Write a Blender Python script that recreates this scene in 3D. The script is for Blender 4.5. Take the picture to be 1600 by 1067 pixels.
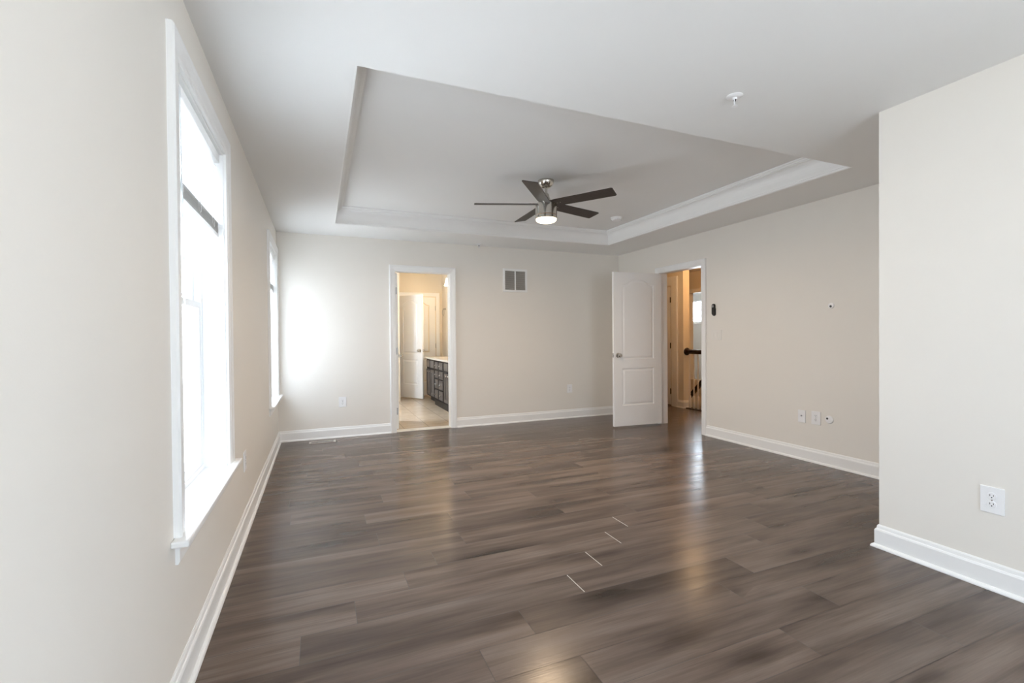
import bpy, bmesh, math, random
from mathutils import Vector, Matrix
for o in list(bpy.data.objects):
    bpy.data.objects.remove(o)
SC = bpy.context.scene
COL = SC.collection
R = math.radians
PI = math.pi
random.seed(7)

# ------------------------------------------------------------------ camera
F_PX, YAW, PITCH, ROLL = 725.64, 0.3935, 0.0100, -0.0083
CAM = Vector((0.4451, 0.0, 1.2019))
fw = Vector((math.sin(YAW) * math.cos(PITCH), math.cos(YAW) * math.cos(PITCH), -math.sin(PITCH)))
rt = Vector((math.cos(YAW), -math.sin(YAW), 0))
up = rt.cross(fw)
rt, up = (math.cos(ROLL) * rt + math.sin(ROLL) * up), (-math.sin(ROLL) * rt + math.cos(ROLL) * up)
cd = bpy.data.cameras.new('camera')
cd.sensor_fit = 'HORIZONTAL'
cd.sensor_width = 36.0
cd.lens = F_PX / 1600 * 36.0
cd.clip_start = 0.02
cam = bpy.data.objects.new('camera', cd)
COL.objects.link(cam)
cam.matrix_world = Matrix(((rt.x, up.x, -fw.x, CAM.x), (rt.y, up.y, -fw.y, CAM.y), (rt.z, up.z, -fw.z, CAM.z), (0, 0, 0, 1)))
SC.camera = cam

# ------------------------------------------------------------------ light
SKY_STRENGTH = 12.0
SC.view_settings.view_transform = 'Standard'
SC.view_settings.look = 'None'
SC.view_settings.exposure = 1.56
SC.view_settings.gamma = 1.0
SC.view_settings.use_curve_mapping = False
SC.cycles.use_denoising = True
SC.cycles.diffuse_bounces = 8
SC.cycles.max_bounces = 14
SC.cycles.transparent_max_bounces = 16
SC.cycles.caustics_reflective = False
SC.cycles.caustics_refractive = False
SC.cycles.sample_clamp_indirect = 8.0
W = bpy.data.worlds.new('overcast_sky')
SC.world = W
W.use_nodes = True
nt = W.node_tree
nt.nodes.clear()
wo = nt.nodes.new('ShaderNodeOutputWorld')
bg = nt.nodes.new('ShaderNodeBackground')
tc = nt.nodes.new('ShaderNodeTexCoord')
sx = nt.nodes.new('ShaderNodeSeparateXYZ')
rp = nt.nodes.new('ShaderNodeValToRGB')
rp.color_ramp.elements[0].position = 0.44
rp.color_ramp.elements[0].color = (0.95, 1.02, 1.10, 1)
rp.color_ramp.elements[1].position = 0.56
rp.color_ramp.elements[1].color = (0.81, 0.93, 1.08, 1)
ma = nt.nodes.new('ShaderNodeMath')
ma.operation = 'MULTIPLY_ADD'
ma.inputs[1].default_value = 0.5
ma.inputs[2].default_value = 0.5
nt.links.new(tc.outputs['Generated'], sx.inputs[0])
nt.links.new(sx.outputs['Z'], ma.inputs[0])
nt.links.new(ma.outputs[0], rp.inputs[0])
ry = nt.nodes.new('ShaderNodeMapRange')     # the overcast is brighter toward +y
ry.interpolation_type = 'SMOOTHSTEP'
ry.inputs['From Min'].default_value = -0.9
ry.inputs['From Max'].default_value = 0.9
ry.inputs['To Min'].default_value = 0.32
ry.inputs['To Max'].default_value = 1.12
vm = nt.nodes.new('ShaderNodeVectorMath')
vm.operation = 'SCALE'
nt.links.new(sx.outputs['Y'], ry.inputs['Value'])
nt.links.new(rp.outputs[0], vm.inputs[0])
nt.links.new(ry.outputs[0], vm.inputs['Scale'])
nt.links.new(vm.outputs[0], bg.inputs['Color'])
bg.inputs['Strength'].default_value = SKY_STRENGTH
nt.links.new(bg.outputs[0], wo.inputs['Surface'])


def portal(loc, sx_, sy_, rot):
    l = bpy.data.lights.new('daylight_portal', 'AREA')
    l.shape = 'RECTANGLE'
    l.size, l.size_y = sx_, sy_
    l.cycles.is_portal = True
    o = bpy.data.objects.new('daylight_portal', l)
    COL.objects.link(o)
    o.location = loc
    o.rotation_euler = rot
    return o


def lamp_light(loc, power, color, radius=0.05, kind='POINT', name='lamp_light', rot=(0, 0, 0), size=0.2):
    l = bpy.data.lights.new(name, kind)
    l.energy = power
    l.color = color
    if kind == 'POINT':
        l.shadow_soft_size = radius
    else:
        l.shape = 'DISK'
        l.size = size
    o = bpy.data.objects.new(name, l)
    COL.objects.link(o)
    o.location = loc
    o.rotation_euler = rot
    return o


# ------------------------------------------------------------------ materials
MATS = {}


def mat(name, col, rough=0.5, metal=0.0, spec=0.5, var=0.03, nscale=8.0, bump=0.0, bscale=300.0, emit=None, estr=0.0, aniso=0.0, stretch=None):
    if name in MATS:
        return MATS[name]
    m = bpy.data.materials.new(name)
    m.use_nodes = True
    n = m.node_tree
    b = n.nodes['Principled BSDF']
    b.inputs['Roughness'].default_value = rough
    b.inputs['Metallic'].default_value = metal
    b.inputs['Specular IOR Level'].default_value = spec
    if aniso:
        b.inputs['Anisotropic'].default_value = aniso
    tcn = n.nodes.new('ShaderNodeTexCoord')
    mp = n.nodes.new('ShaderNodeMapping')
    if stretch:
        mp.inputs['Scale'].default_value = stretch
    n.links.new(tcn.outputs['Object'], mp.inputs['Vector'])
    ns = n.nodes.new('ShaderNodeTexNoise')
    ns.inputs['Scale'].default_value = nscale
    ns.inputs['Detail'].default_value = 4
    n.links.new(mp.outputs[0], ns.inputs['Vector'])
    r = n.nodes.new('ShaderNodeValToRGB')
    r.color_ramp.elements[0].position = 0.3
    r.color_ramp.elements[1].position = 0.7
    r.color_ramp.elements[0].color = tuple(c * (1 - var) for c in col) + (1,)
    r.color_ramp.elements[1].color = tuple(min(1, c * (1 + var)) for c in col) + (1,)
    n.links.new(ns.outputs['Fac'], r.inputs[0])
    n.links.new(r.outputs[0], b.inputs['Base Color'])
    if bump:
        bn = n.nodes.new('ShaderNodeTexNoise')
        bn.inputs['Scale'].default_value = bscale
        bn.inputs['Detail'].default_value = 2
        n.links.new(tcn.outputs['Object'], bn.inputs['Vector'])
        bp = n.nodes.new('ShaderNodeBump')
        bp.inputs['Strength'].default_value = bump
        bp.inputs['Distance'].default_value = 0.001
        n.links.new(bn.outputs['Fac'], bp.inputs['Height'])
        n.links.new(bp.outputs[0], b.inputs['Normal'])
    if emit:
        b.inputs['Emission Color'].default_value = (*emit, 1)
        b.inputs['Emission Strength'].default_value = estr
    MATS[name] = m
    return m


WALL = mat('wall_paint', (0.79, 0.757, 0.705), 0.55, spec=0.25, var=0.008, nscale=1.5, bump=0.15, bscale=220)
CEIL = mat('ceiling_paint', (0.82, 0.82, 0.812), 0.8, spec=0.15, var=0.008, nscale=1.5, bump=0.15, bscale=200)
TRIM = mat('trim_white', (0.84, 0.84, 0.835), 0.35, spec=0.4, var=0.008, nscale=3)
DOORW = mat('door_white', (0.82, 0.82, 0.82), 0.4, spec=0.4, var=0.01, nscale=3, bump=0.05, bscale=120)
VINYL = mat('window_vinyl', (0.86, 0.87, 0.88), 0.3, var=0.01)
PLATE = mat('outlet_plastic', (0.84, 0.84, 0.85), 0.3, var=0.01)
DARK = mat('dark_slot', (0.02, 0.02, 0.022), 0.5, var=0.1)
NICKEL = mat('brushed_nickel', (0.60, 0.57, 0.52), 0.20, 1.0, var=0.06, nscale=6, stretch=(40, 40, 1))
CHROME = mat('satin_nickel', (0.55, 0.53, 0.50), 0.25, 1.0, var=0.04, nscale=20)
BRONZE = mat('dark_bronze', (0.06, 0.05, 0.045), 0.4, 0.8, var=0.1, nscale=20)
STEEL = mat('hinge_steel', (0.42, 0.42, 0.43), 0.35, 1.0, var=0.05, nscale=20)
BLADE = mat('blade_espresso', (0.045, 0.034, 0.028), 0.45, var=0.25, nscale=5, stretch=(2, 25, 25))
RAILW = mat('espresso_rail', (0.022, 0.010, 0.008), 0.25, var=0.3, nscale=6, stretch=(20, 2, 20))
CAB = mat('espresso_cabinet', (0.085, 0.073, 0.066), 0.30, var=0.15, nscale=5, stretch=(20, 20, 2))
CABF = mat('espresso_cabinet_frame', (0.010, 0.007, 0.006), 0.6, var=0.15, nscale=5)
COUNTER = mat('counter_stone', (0.62, 0.57, 0.50), 0.2, var=0.15, nscale=90)
SLAT = mat('blind_slat', (0.86, 0.86, 0.86), 0.45, var=0.01)
CORD = mat('blind_cord', (0.70, 0.70, 0.69), 0.7, var=0.05, nscale=80)
BULB = mat('lit_glass', (1, 0.9, 0.75), 0.4, emit=(1.0, 0.80, 0.52), estr=2.0)
SHADE = mat('lit_shade', (1, 0.93, 0.8), 0.4, emit=(1.0, 0.84, 0.60), estr=1.4)
BLACKP = mat('black_plastic', (0.012, 0.012, 0.013), 0.35, var=0.1, nscale=30)
GREYP = mat('grey_button', (0.30, 0.30, 0.30), 0.4, var=0.05)
REGM = mat('register_metal', (0.55, 0.51, 0.47), 0.4, 0.2, var=0.06, nscale=30)
LOUV = mat('louver_metal', (0.66, 0.64, 0.61), 0.5, var=0.03)
SWPL = mat('switch_plastic', (0.78, 0.755, 0.715), 0.35, var=0.008)
BALUS = mat('baluster_paint', (0.80, 0.77, 0.72), 0.4, var=0.01)
HALLW = mat('hall_paint', (0.74, 0.68, 0.58), 0.6, spec=0.2, var=0.01, nscale=2, bump=0.1, bscale=220)
HALLG = mat('stair_wall_paint', (0.76, 0.77, 0.78), 0.6, spec=0.2, var=0.01, nscale=2, bump=0.1, bscale=220)
BATHW = mat('bath_paint', (0.74, 0.67, 0.56), 0.6, spec=0.2, var=0.01, nscale=2, bump=0.1, bscale=220)


def glass_mat():
    m = bpy.data.materials.new('window_glass')
    m.use_nodes = True
    n = m.node_tree
    n.nodes.clear()
    out = n.nodes.new('ShaderNodeOutputMaterial')
    mx = n.nodes.new('ShaderNodeMixShader')
    tr = n.nodes.new('ShaderNodeBsdfTransparent')
    gl = n.nodes.new('ShaderNodeBsdfGlossy')
    lw = n.nodes.new('ShaderNodeLayerWeight')
    lw.inputs['Blend'].default_value = 0.5
    pw = n.nodes.new('ShaderNodeMath')
    pw.operation = 'POWER'
    pw.inputs[1].default_value = 6.0
    fr = n.nodes.new('ShaderNodeMath')
    fr.operation = 'MULTIPLY_ADD'
    fr.inputs[1].default_value = 0.30
    fr.inputs[2].default_value = 0.02
    n.links.new(lw.outputs['Facing'], pw.inputs[0])
    n.links.new(pw.outputs[0], fr.inputs[0])
    gl.inputs['Roughness'].default_value = 0.02
    tr.inputs['Color'].default_value = (0.97, 0.98, 0.98, 1)
    n.links.new(fr.outputs[0], mx.inputs[0])
    n.links.new(tr.outputs[0], mx.inputs[1])
    n.links.new(gl.outputs[0], mx.inputs[2])
    n.links.new(mx.outputs[0], out.inputs[0])
    return m


GLASS = glass_mat()


def screen_mat():
    m = bpy.data.materials.new('dimming_mesh')  # veil added over the panes, holds back part of the daylight
    m.use_nodes = True
    n = m.node_tree
    n.nodes.clear()
    out = n.nodes.new('ShaderNodeOutputMaterial')
    mx = n.nodes.new('ShaderNodeMixShader')
    tr = n.nodes.new('ShaderNodeBsdfTransparent')
    df = n.nodes.new('ShaderNodeBsdfDiffuse')
    df.inputs['Color'].default_value = (0.25, 0.25, 0.25, 1)
    mx.inputs[0].default_value = 0.36
    n.links.new(tr.outputs[0], mx.inputs[1])
    n.links.new(df.outputs[0], mx.inputs[2])
    n.links.new(mx.outputs[0], out.inputs[0])
    return m


SCREEN = screen_mat()


def translucent(m, fac):
    n = m.node_tree
    b = n.nodes['Principled BSDF']
    out = [q for q in n.nodes if q.type == 'OUTPUT_MATERIAL'][0]
    t = n.nodes.new('ShaderNodeBsdfTranslucent')
    t.inputs['Color'].default_value = (0.85, 0.85, 0.84, 1)
    mx = n.nodes.new('ShaderNodeMixShader')
    mx.inputs[0].default_value = fac
    n.links.new(b.outputs[0], mx.inputs[1])
    n.links.new(t.outputs[0], mx.inputs[2])
    n.links.new(mx.outputs[0], out.inputs['Surface'])


STACK = mat('slat_stack', (0.84, 0.84, 0.84), 0.5, var=0.02)
translucent(STACK, 0.7)
translucent(SLAT, 0.3)


class NT:
    """tiny node helper"""
    def __init__(s, m):
        s.n = m.node_tree

    def __call__(s, t, ins=None, **kw):
        nd = s.n.nodes.new(t)
        for k, v in kw.items():
            setattr(nd, k, v)
        for k, v in (ins or {}).items():
            if isinstance(v, bpy.types.NodeSocket):
                s.n.links.new(v, nd.inputs[k])
            else:
                nd.inputs[k].default_value = v
        return nd


def ramp(N, fac, stops):
    r = N('ShaderNodeValToRGB', {0: fac})
    e = r.color_ramp.elements
    while len(e) < len(stops):
        e.new(0.5)
    for i, (p, c) in enumerate(stops):
        e[i].position = p
        e[i].color = (*c, 1) if len(c) == 3 else c
    return r.outputs[0]


def plank_mat():
    m = bpy.data.materials.new('vinyl_plank')
    m.use_nodes = True
    N = NT(m)
    b = m.node_tree.nodes['Principled BSDF']
    att = N('ShaderNodeAttribute', attribute_name='plank')
    rnd = att.outputs['Fac']
    tcn = N('ShaderNodeTexCoord')
    off = N('ShaderNodeCombineXYZ', {'X': N('ShaderNodeMath', {0: rnd, 1: 37.0}, operation='MULTIPLY').outputs[0],
                                     'Y': N('ShaderNodeMath', {0: rnd, 1: 91.0}, operation='MULTIPLY').outputs[0],
                                     'Z': N('ShaderNodeMath', {0: rnd, 1: 13.0}, operation='MULTIPLY').outputs[0]})
    p = N('ShaderNodeVectorMath', {0: tcn.outputs['Object'], 1: off.outputs[0]}, operation='ADD').outputs[0]

    def noise(scale, sc, detail=4, dist=0.0, rough=0.55):
        mp = N('ShaderNodeMapping', {'Vector': p, 'Scale': sc})
        return N('ShaderNodeTexNoise', {'Vector': mp.outputs[0], 'Scale': scale, 'Detail': detail, 'Distortion': dist, 'Roughness': rough}).outputs['Fac']
    big = noise(1.0, (0.8, 6.0, 1), 3, 0.15)
    mid = noise(1.0, (1.6, 26.0, 1), 4, 0.25)
    fine = noise(1.0, (5.0, 150.0, 1), 3, 0.1)
    c1 = ramp(N, big, [(0.28, (0.060, 0.043, 0.034)), (0.48, (0.118, 0.087, 0.070)), (0.72, (0.185, 0.145, 0.120))])
    g = ramp(N, mid, [(0.28, (0.68, 0.66, 0.645)), (0.50, (1, 1, 1)), (0.75, (1.12, 1.115, 1.11))])
    c2 = N('ShaderNodeMix', {'Factor': 0.85, 'A': c1, 'B': g}, data_type='RGBA', blend_type='MULTIPLY')
    # socket names repeat on Mix: link by index for colours
    m.node_tree.links.new(c1, c2.inputs[6])
    m.node_tree.links.new(g, c2.inputs[7])
    f = ramp(N, fine, [(0.3, (0.86, 0.86, 0.86)), (0.7, (1.08, 1.08, 1.08))])
    c3 = N('ShaderNodeMix', data_type='RGBA', blend_type='MULTIPLY')
    c3.inputs[0].default_value = 0.8
    m.node_tree.links.new(c2.outputs[2], c3.inputs[6])
    m.node_tree.links.new(f, c3.inputs[7])
    # knots and dark smears
    mp = N('ShaderNodeMapping', {'Vector': p, 'Scale': (1.5, 4.6, 1)})
    wob = N('ShaderNodeTexNoise', {'Vector': mp.outputs[0], 'Scale': 1.6, 'Detail': 3.0})
    wv = N('ShaderNodeVectorMath', {0: wob.outputs['Color'], 3: 0.40}, operation='SCALE')
    wv2 = N('ShaderNodeVectorMath', {0: mp.outputs[0], 1: wv.outputs[0]}, operation='ADD')
    vo = N('ShaderNodeTexVoronoi', {'Vector': wv2.outputs[0], 'Scale': 1.0, 'Randomness': 1.0}, feature='F1', voronoi_dimensions='2D')
    k = ramp(N, vo.outputs['Distance'], [(0.0, (0.34, 0.30, 0.28)), (0.08, (0.46, 0.43, 0.41)), (0.18, (0.74, 0.72, 0.71)), (0.40, (1, 1, 1))])
    c4 = N('ShaderNodeMix', data_type='RGBA', blend_type='MULTIPLY')
    sel = N('ShaderNodeMath', {0: N('ShaderNodeSeparateColor', {0: vo.outputs['Color']}).outputs[0], 1: 0.50}, operation='GREATER_THAN')
    m.node_tree.links.new(N('ShaderNodeMath', {0: sel.outputs[0], 1: 0.8}, operation='MULTIPLY').outputs[0], c4.inputs[0])
    m.node_tree.links.new(c3.outputs[2], c4.inputs[6])
    m.node_tree.links.new(k, c4.inputs[7])
    # per plank tone
    tone = ramp(N, rnd, [(0.0, (0.86, 0.85, 0.845)), (0.5, (1.0, 0.99, 0.985)), (1.0, (1.14, 1.125, 1.115))])
    c5 = N('ShaderNodeMix', data_type='RGBA', blend_type='MULTIPLY')
    c5.inputs[0].default_value = 1.0
    m.node_tree.links.new(c4.outputs[2], c5.inputs[6])
    m.node_tree.links.new(tone, c5.inputs[7])
    m.node_tree.links.new(c5.outputs[2], b.inputs['Base Color'])
    rr = ramp(N, mid, [(0.3, (0.26, 0.26, 0.26)), (0.7, (0.19, 0.19, 0.19))])
    m.node_tree.links.new(rr, b.inputs['Roughness'])
    b.inputs['Specular IOR Level'].default_value = 0.29
    bp = N('ShaderNodeBump', {'Strength': 0.25, 'Distance': 0.0006, 'Height': fine})
    m.node_tree.links.new(bp.outputs[0], b.inputs['Normal'])
    return m


PLANK = plank_mat()
SEAM = mat('plank_seam', (0.030, 0.022, 0.018), 0.6, var=0.1)
CHIP = mat('open_joint', (0.55, 0.50, 0.44), 0.7, var=0.1, nscale=60)


def tile_mat():
    m = bpy.data.materials.new('beige_tile')
    m.use_nodes = True
    N = NT(m)
    b = m.node_tree.nodes['Principled BSDF']
    tcn = N('ShaderNodeTexCoord')
    mp = N('ShaderNodeMapping', {'Vector': tcn.outputs['Object'], 'Rotation': (0, 0, R(0)), 'Location': (0.18, 0.05, 0)})
    br = N('ShaderNodeTexBrick', {'Vector': mp.outputs[0], 'Color1': (0.50, 0.41, 0.32, 1), 'Color2': (0.54, 0.45, 0.35, 1), 'Mortar': (0.27, 0.22, 0.18, 1),
                                  'Scale': 1.0, 'Mortar Size': 0.004, 'Brick Width': 0.33, 'Row Height': 0.33}, offset=0.0)
    ns = N('ShaderNodeTexNoise', {'Vector': tcn.outputs['Object'], 'Scale': 9.0, 'Detail': 5.0})
    g = ramp(N, ns.outputs['Fac'], [(0.3, (0.9, 0.89, 0.87)), (0.7, (1.06, 1.05, 1.05))])
    mx = N('ShaderNodeMix', data_type='RGBA', blend_type='MULTIPLY')
    mx.inputs[0].default_value = 1.0
    m.node_tree.links.new(br.outputs['Color'], mx.inputs[6])
    m.node_tree.links.new(g, mx.inputs[7])
    m.node_tree.links.new(mx.outputs[2], b.inputs['Base Color'])
    b.inputs['Roughness'].default_value = 0.25
    return m


TILE = tile_mat()


# ------------------------------------------------------------------ mesh helpers
def B():
    return bmesh.new()


def box(bm, a, b, bev=0.0, seg=2):
    x0, y0, z0 = (min(a[i], b[i]) for i in range(3))
    x1, y1, z1 = (max(a[i], b[i]) for i in range(3))
    v = [bm.verts.new(p) for p in ((x0, y0, z0), (x1, y0, z0), (x1, y1, z0), (x0, y1, z0), (x0, y0, z1), (x1, y0, z1), (x1, y1, z1), (x0, y1, z1))]
    fs = [bm.faces.new([v[i] for i in q]) for q in ((0, 3, 2, 1), (4, 5, 6, 7), (0, 1, 5, 4), (1, 2, 6, 5), (2, 3, 7, 6), (3, 0, 4, 7))]
    if bev:
        es = list({e for f in fs for e in f.edges})
        bmesh.ops.bevel(bm, geom=es, offset=bev, segments=seg, affect='EDGES', profile=0.5)
    return fs


def cyl(bm, p0, p1, r0, r1=None, n=20, caps=True):
    r1 = r0 if r1 is None else r1
    p0, p1 = Vector(p0), Vector(p1)
    d = (p1 - p0).normalized()
    a = Vector((1, 0, 0)) if abs(d.x) < 0.9 else Vector((0, 1, 0))
    u = d.cross(a).normalized()
    w = d.cross(u)
    A = [bm.verts.new(p0 + r0 * (math.cos(t) * u + math.sin(t) * w)) for t in (2 * PI * i / n for i in range(n))]
    C = [bm.verts.new(p1 + r1 * (math.cos(t) * u + math.sin(t) * w)) for t in (2 * PI * i / n for i in range(n))]
    for i in range(n):
        j = (i + 1) % n
        f = bm.faces.new((A[i], A[j], C[j], C[i]))
        f.smooth = True
    if caps:
        bm.faces.new(A[::-1])
        bm.faces.new(C)


def lathe(bm, prof, n=40, origin=(0, 0, 0), axis='Z'):
    """prof: (radius, height); axis Z up, or '-Y' (height grows toward local -Y), or '-Z'."""
    ox, oy, oz = origin
    rings = []
    for r, h in prof:
        ring = []
        for i in range(n if r > 1e-6 else 1):
            t = 2 * PI * i / n
            c, s = r * math.cos(t), r * math.sin(t)
            if axis == 'Z':
                p = (ox + c, oy + s, oz + h)
            elif axis == '-Y':
                p = (ox + c, oy - h, oz + s)
            elif axis == 'X':
                p = (ox + h, oy + c, oz + s)
            else:
                p = (ox + c, oy + s, oz - h)
            ring.append(bm.verts.new(p))
        rings.append(ring)
    for a, b in zip(rings, rings[1:]):
        for i in range(n):
            j = (i + 1) % n
            q = [a[i % len(a)], a[j % len(a)], b[j % len(b)], b[i % len(b)]]
            q2 = []
            for v in q:
                if v not in q2:
                    q2.append(v)
            if len(q2) >= 3:
                f = bm.faces.new(q2)
                f.smooth = True
    if len(rings[0]) > 1:
        bm.faces.new(rings[0])
    if len(rings[-1]) > 1:
        bm.faces.new(rings[-1])


def sweep(bm, pts, nrm, prof, closed=False, smooth=False):
    """prof (a, b): a along nrm x tangent (left of travel), b along nrm; mitred corners."""
    pts = [Vector(p) for p in pts]
    nrm = Vector(nrm)
    k = len(pts)
    rings = []
    for i, p in enumerate(pts):
        t1 = (pts[(i + 1) % k] - p).normalized() if (closed or i < k - 1) else None
        t0 = (p - pts[i - 1]).normalized() if (closed or i > 0) else None
        t0 = t0 if t0 is not None else t1
        t1 = t1 if t1 is not None else t0
        q0, q1 = nrm.cross(t0), nrm.cross(t1)
        m = (q0 + q1) / (1 + q0.dot(q1))
        rings.append([bm.verts.new(p + m * a + nrm * b) for a, b in prof])
    n = len(prof)
    for i in range(k if closed else k - 1):
        A, C = rings[i], rings[(i + 1) % k]
        for j in range(n):
            l = (j + 1) % n
            f = bm.faces.new((A[j], A[l], C[l], C[j]))
            f.smooth = smooth
    if not closed:
        bm.faces.new(rings[0])
        bm.faces.new(rings[-1][::-1])


def tube(bm, pts, r, n=8):
    pts = [Vector(p) for p in pts]
    rings = []
    pu = None
    for i, p in enumerate(pts):
        d = (pts[min(i + 1, len(pts) - 1)] - pts[max(i - 1, 0)]).normalized()
        if pu is None:
            a = Vector((0, 0, 1)) if abs(d.z) < 0.9 else Vector((1, 0, 0))
            pu = d.cross(a).normalized()
        u = (pu - d * pu.dot(d)).normalized()
        pu = u
        w = d.cross(u)
        rings.append([bm.verts.new(p + r * (math.cos(2 * PI * j / n) * u + math.sin(2 * PI * j / n) * w)) for j in range(n)])
    for A, C in zip(rings, rings[1:]):
        for j in range(n):
            l = (j + 1) % n
            f = bm.faces.new((A[j], A[l], C[l], C[j]))
            f.smooth = True
    bm.faces.new(rings[0][::-1])
    bm.faces.new(rings[-1])


def obj(name, bm, m, parent=None, mats=None, sharp=35):
    bmesh.ops.recalc_face_normals(bm, faces=bm.faces[:])
    me = bpy.data.meshes.new(name)
    bm.to_mesh(me)
    bm.free()
    for mm in (mats or [m]):
        me.materials.append(mm)
    if any(p.use_smooth for p in me.polygons):
        me.set_sharp_from_angle(angle=R(sharp))
    o = bpy.data.objects.new(name, me)
    COL.objects.link(o)
    if parent:
        o.parent = parent
    return o


def thing(name, label, cat, loc=(0, 0, 0), rz=0.0, group=None, kind=None):
    o = bpy.data.objects.new(name, None)
    COL.objects.link(o)
    o.empty_display_size = 0.1
    o.location = loc
    o.rotation_euler = (0, 0, rz)
    o['label'] = label
    o['category'] = cat
    if group:
        o['group'] = group
    if kind:
        o['kind'] = kind
    return o


def struct(name, bm, m, label=None, cat=None, mats=None, sharp=35):
    o = obj(name, bm, m, mats=mats, sharp=sharp)
    o['kind'] = 'structure'
    if label:
        o['label'] = label
        o['category'] = cat
    return o


def copy_thing(root, loc, rz, label, group=None):
    r = root.copy()
    COL.objects.link(r)
    r.location = loc
    r.rotation_euler = (0, 0, rz)
    r['label'] = label
    if group:
        r['group'] = group
    for ch in list(root.children):
        c = ch.copy()
        COL.objects.link(c)
        c.parent = r
        for g in list(ch.children):
            d = g.copy()
            COL.objects.link(d)
            d.parent = c
    return r


# ------------------------------------------------------------------ dimensions
H, HT = 2.44, 2.62
D, XR, XJ, YJ = 6.0, 4.726, 3.352, 1.62
YB = -2.2
TX0, TX1, TY0, TY1 = 0.610, 4.114, 2.222, 5.368
BX0, BX1, DH = 1.345, 2.05, 2.045          # bath doorway
HY0, HY1 = 4.318, 5.06                      # hall doorway
XW = XR + 0.12                              # hall side of right wall
YF = D + 0.12                               # bath side of far wall
WZ0, WZ1 = 0.555, 2.15
WINS = [(1.90, 2.775), (5.02, 5.885)]
BH = 2.60
BBX, BBY = 2.83, 9.55                       # bath right wall, back wall
HX = 6.0                                    # hall far wall


def wall_boxes(bm, axis, c0, c1, u0, u1, z0, z1, holes):
    """slab with rectangular holes (hu0, hu1, hz0, hz1); axis 'x' -> slab spans x c0..c1, runs along y."""
    us = sorted({u0, u1, *[h[0] for h in holes], *[h[1] for h in holes]})
    zs = sorted({z0, z1, *[h[2] for h in holes], *[h[3] for h in holes]})
    for a, b in zip(us, us[1:]):
        for c, d in zip(zs, zs[1:]):
            mu, mz = (a + b) / 2, (c + d) / 2
            if any(h[0] < mu < h[1] and h[2] < mz < h[3] for h in holes):
                continue
            if axis == 'x':
                box(bm, (c0, a, c), (c1, b, d))
            else:
                box(bm, (a, c0, c), (b, c1, d))
    bmesh.ops.remove_doubles(bm, verts=bm.verts[:], dist=1e-5)
    # drop the faces two neighbouring boxes share
    seen = {}
    for f in bm.faces:
        seen.setdefault(frozenset(f.verts), []).append(f)
    kill = [f for fs in seen.values() if len(fs) > 1 for f in fs]
    bmesh.ops.delete(bm, geom=kill, context='FACES')


# ------------------------------------------------------------------ floor
PW, PL = 0.18, 1.22
fb = B()
lay = fb.faces.layers.float.new('plank')
KNOWN = {1.51: 1.00, 1.69: 1.24, 1.87: 1.584, 2.05: 1.80, 2.23: 2.05, 2.41: 2.23, 2.59: 2.44}
rows = []
y = 1.51 - 0.18 * 21
FX0, FX1, FY1 = -0.06, 6.10, 8.2
while y < FY1:
    key = round(y, 2)
    rows.append((y, KNOWN.get(key)))
    y += PW
prng = random.Random(11)
off = 0.3
open_joints = {(2.41, 2.23), (2.23, 2.05), (2.05, 1.80), (1.87, 1.584)}
for (y0, kx) in rows:
    off = (off + 0.36 + prng.random() * 0.5) % PL
    base = kx if kx is not None else off
    x = base - PL * 3
    while x < FX1:
        xa, xb = max(x, FX0), min(x + PL, FX1)
        ya, yb = max(y0, YB - 0.05), y0 + PW
        if y0 > D + 0.02:
            xa = max(xa, XW - 0.02)
        elif y0 + PW > D:
            if xa < XW - 0.02:
                f = None
                yb2 = D + 0.03
                if xb > xa:
                    g = 0.0009
                    vs = [fb.verts.new(p) for p in ((xa + g, ya + g, 0), (min(xb, XW) - g, ya + g, 0), (min(xb, XW) - g, yb2, 0), (xa + g, yb2, 0))]
                    f = fb.faces.new(vs)
                    f[lay] = prng.random()
                    f.material_index = 0
                xa = max(xa, XW)
        if xb - xa > 0.01 and yb > ya:
            g = 0.0009
            vs = [fb.verts.new(p) for p in ((xa + g, ya + g, 0), (xb - g, ya + g, 0), (xb - g, yb - g, 0), (xa + g, yb - g, 0))]
            f = fb.faces.new(vs)
            f[lay] = prng.random()
            f.material_index = 0
        x += PL
# dark bed under the seams
for (a, b) in (((-0.14, YB - 0.1, -0.05), (XW, D + 0.03, -0.0008)), ((XW, 3.0, -0.05), (6.10, FY1, -0.0008))):
    for f in box(fb, a, b):
        f.material_index = 1
# open butt joints showing pale core
for (yj, xj) in open_joints:
    vs = [fb.verts.new(p) for p in ((xj - 0.002, yj + 0.008, 0.0004), (xj + 0.002, yj + 0.008, 0.0004), (xj + 0.002, yj + PW - 0.004, 0.0004), (xj - 0.002, yj + PW - 0.004, 0.0004))]
    f = fb.faces.new(vs)
    f.material_index = 2
floor = struct('floor', fb, PLANK, mats=[PLANK, SEAM, CHIP])

# ------------------------------------------------------------------ room shell
bm = B()
wall_boxes(bm, 'x', -0.16, 0.0, YB - 0.12, YF, 0, HT + 0.1, [(a, b, WZ0 - 0.022, WZ1) for a, b in WINS])
struct('wall_left', bm, WALL)
bm = B()
wall_boxes(bm, 'y', D, YF, 0.0, XR, 0, HT + 0.1, [(BX0 - 0.015, BX1 + 0.015, -1, DH + 0.015)])
struct('wall_far', bm, WALL)
bm = B()
wall_boxes(bm, 'x', XR, XW, YJ, YF, 0, HT + 0.1, [(HY0 - 0.015, HY1 + 0.015, -1, DH + 0.015)])
struct('wall_right', bm, WALL)
bm = B()
box(bm, (XJ, -0.05, 0), (XW, YJ, H))
wall_boxes(bm, 'x', XJ, XJ + 0.16, YB, -0.05, 0, H, [(-1.70, -0.50, 0.5, 2.15)])
struct('wall_right_front', bm, WALL)
bm = B()
BWIN = (1.1, 2.6)
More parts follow.
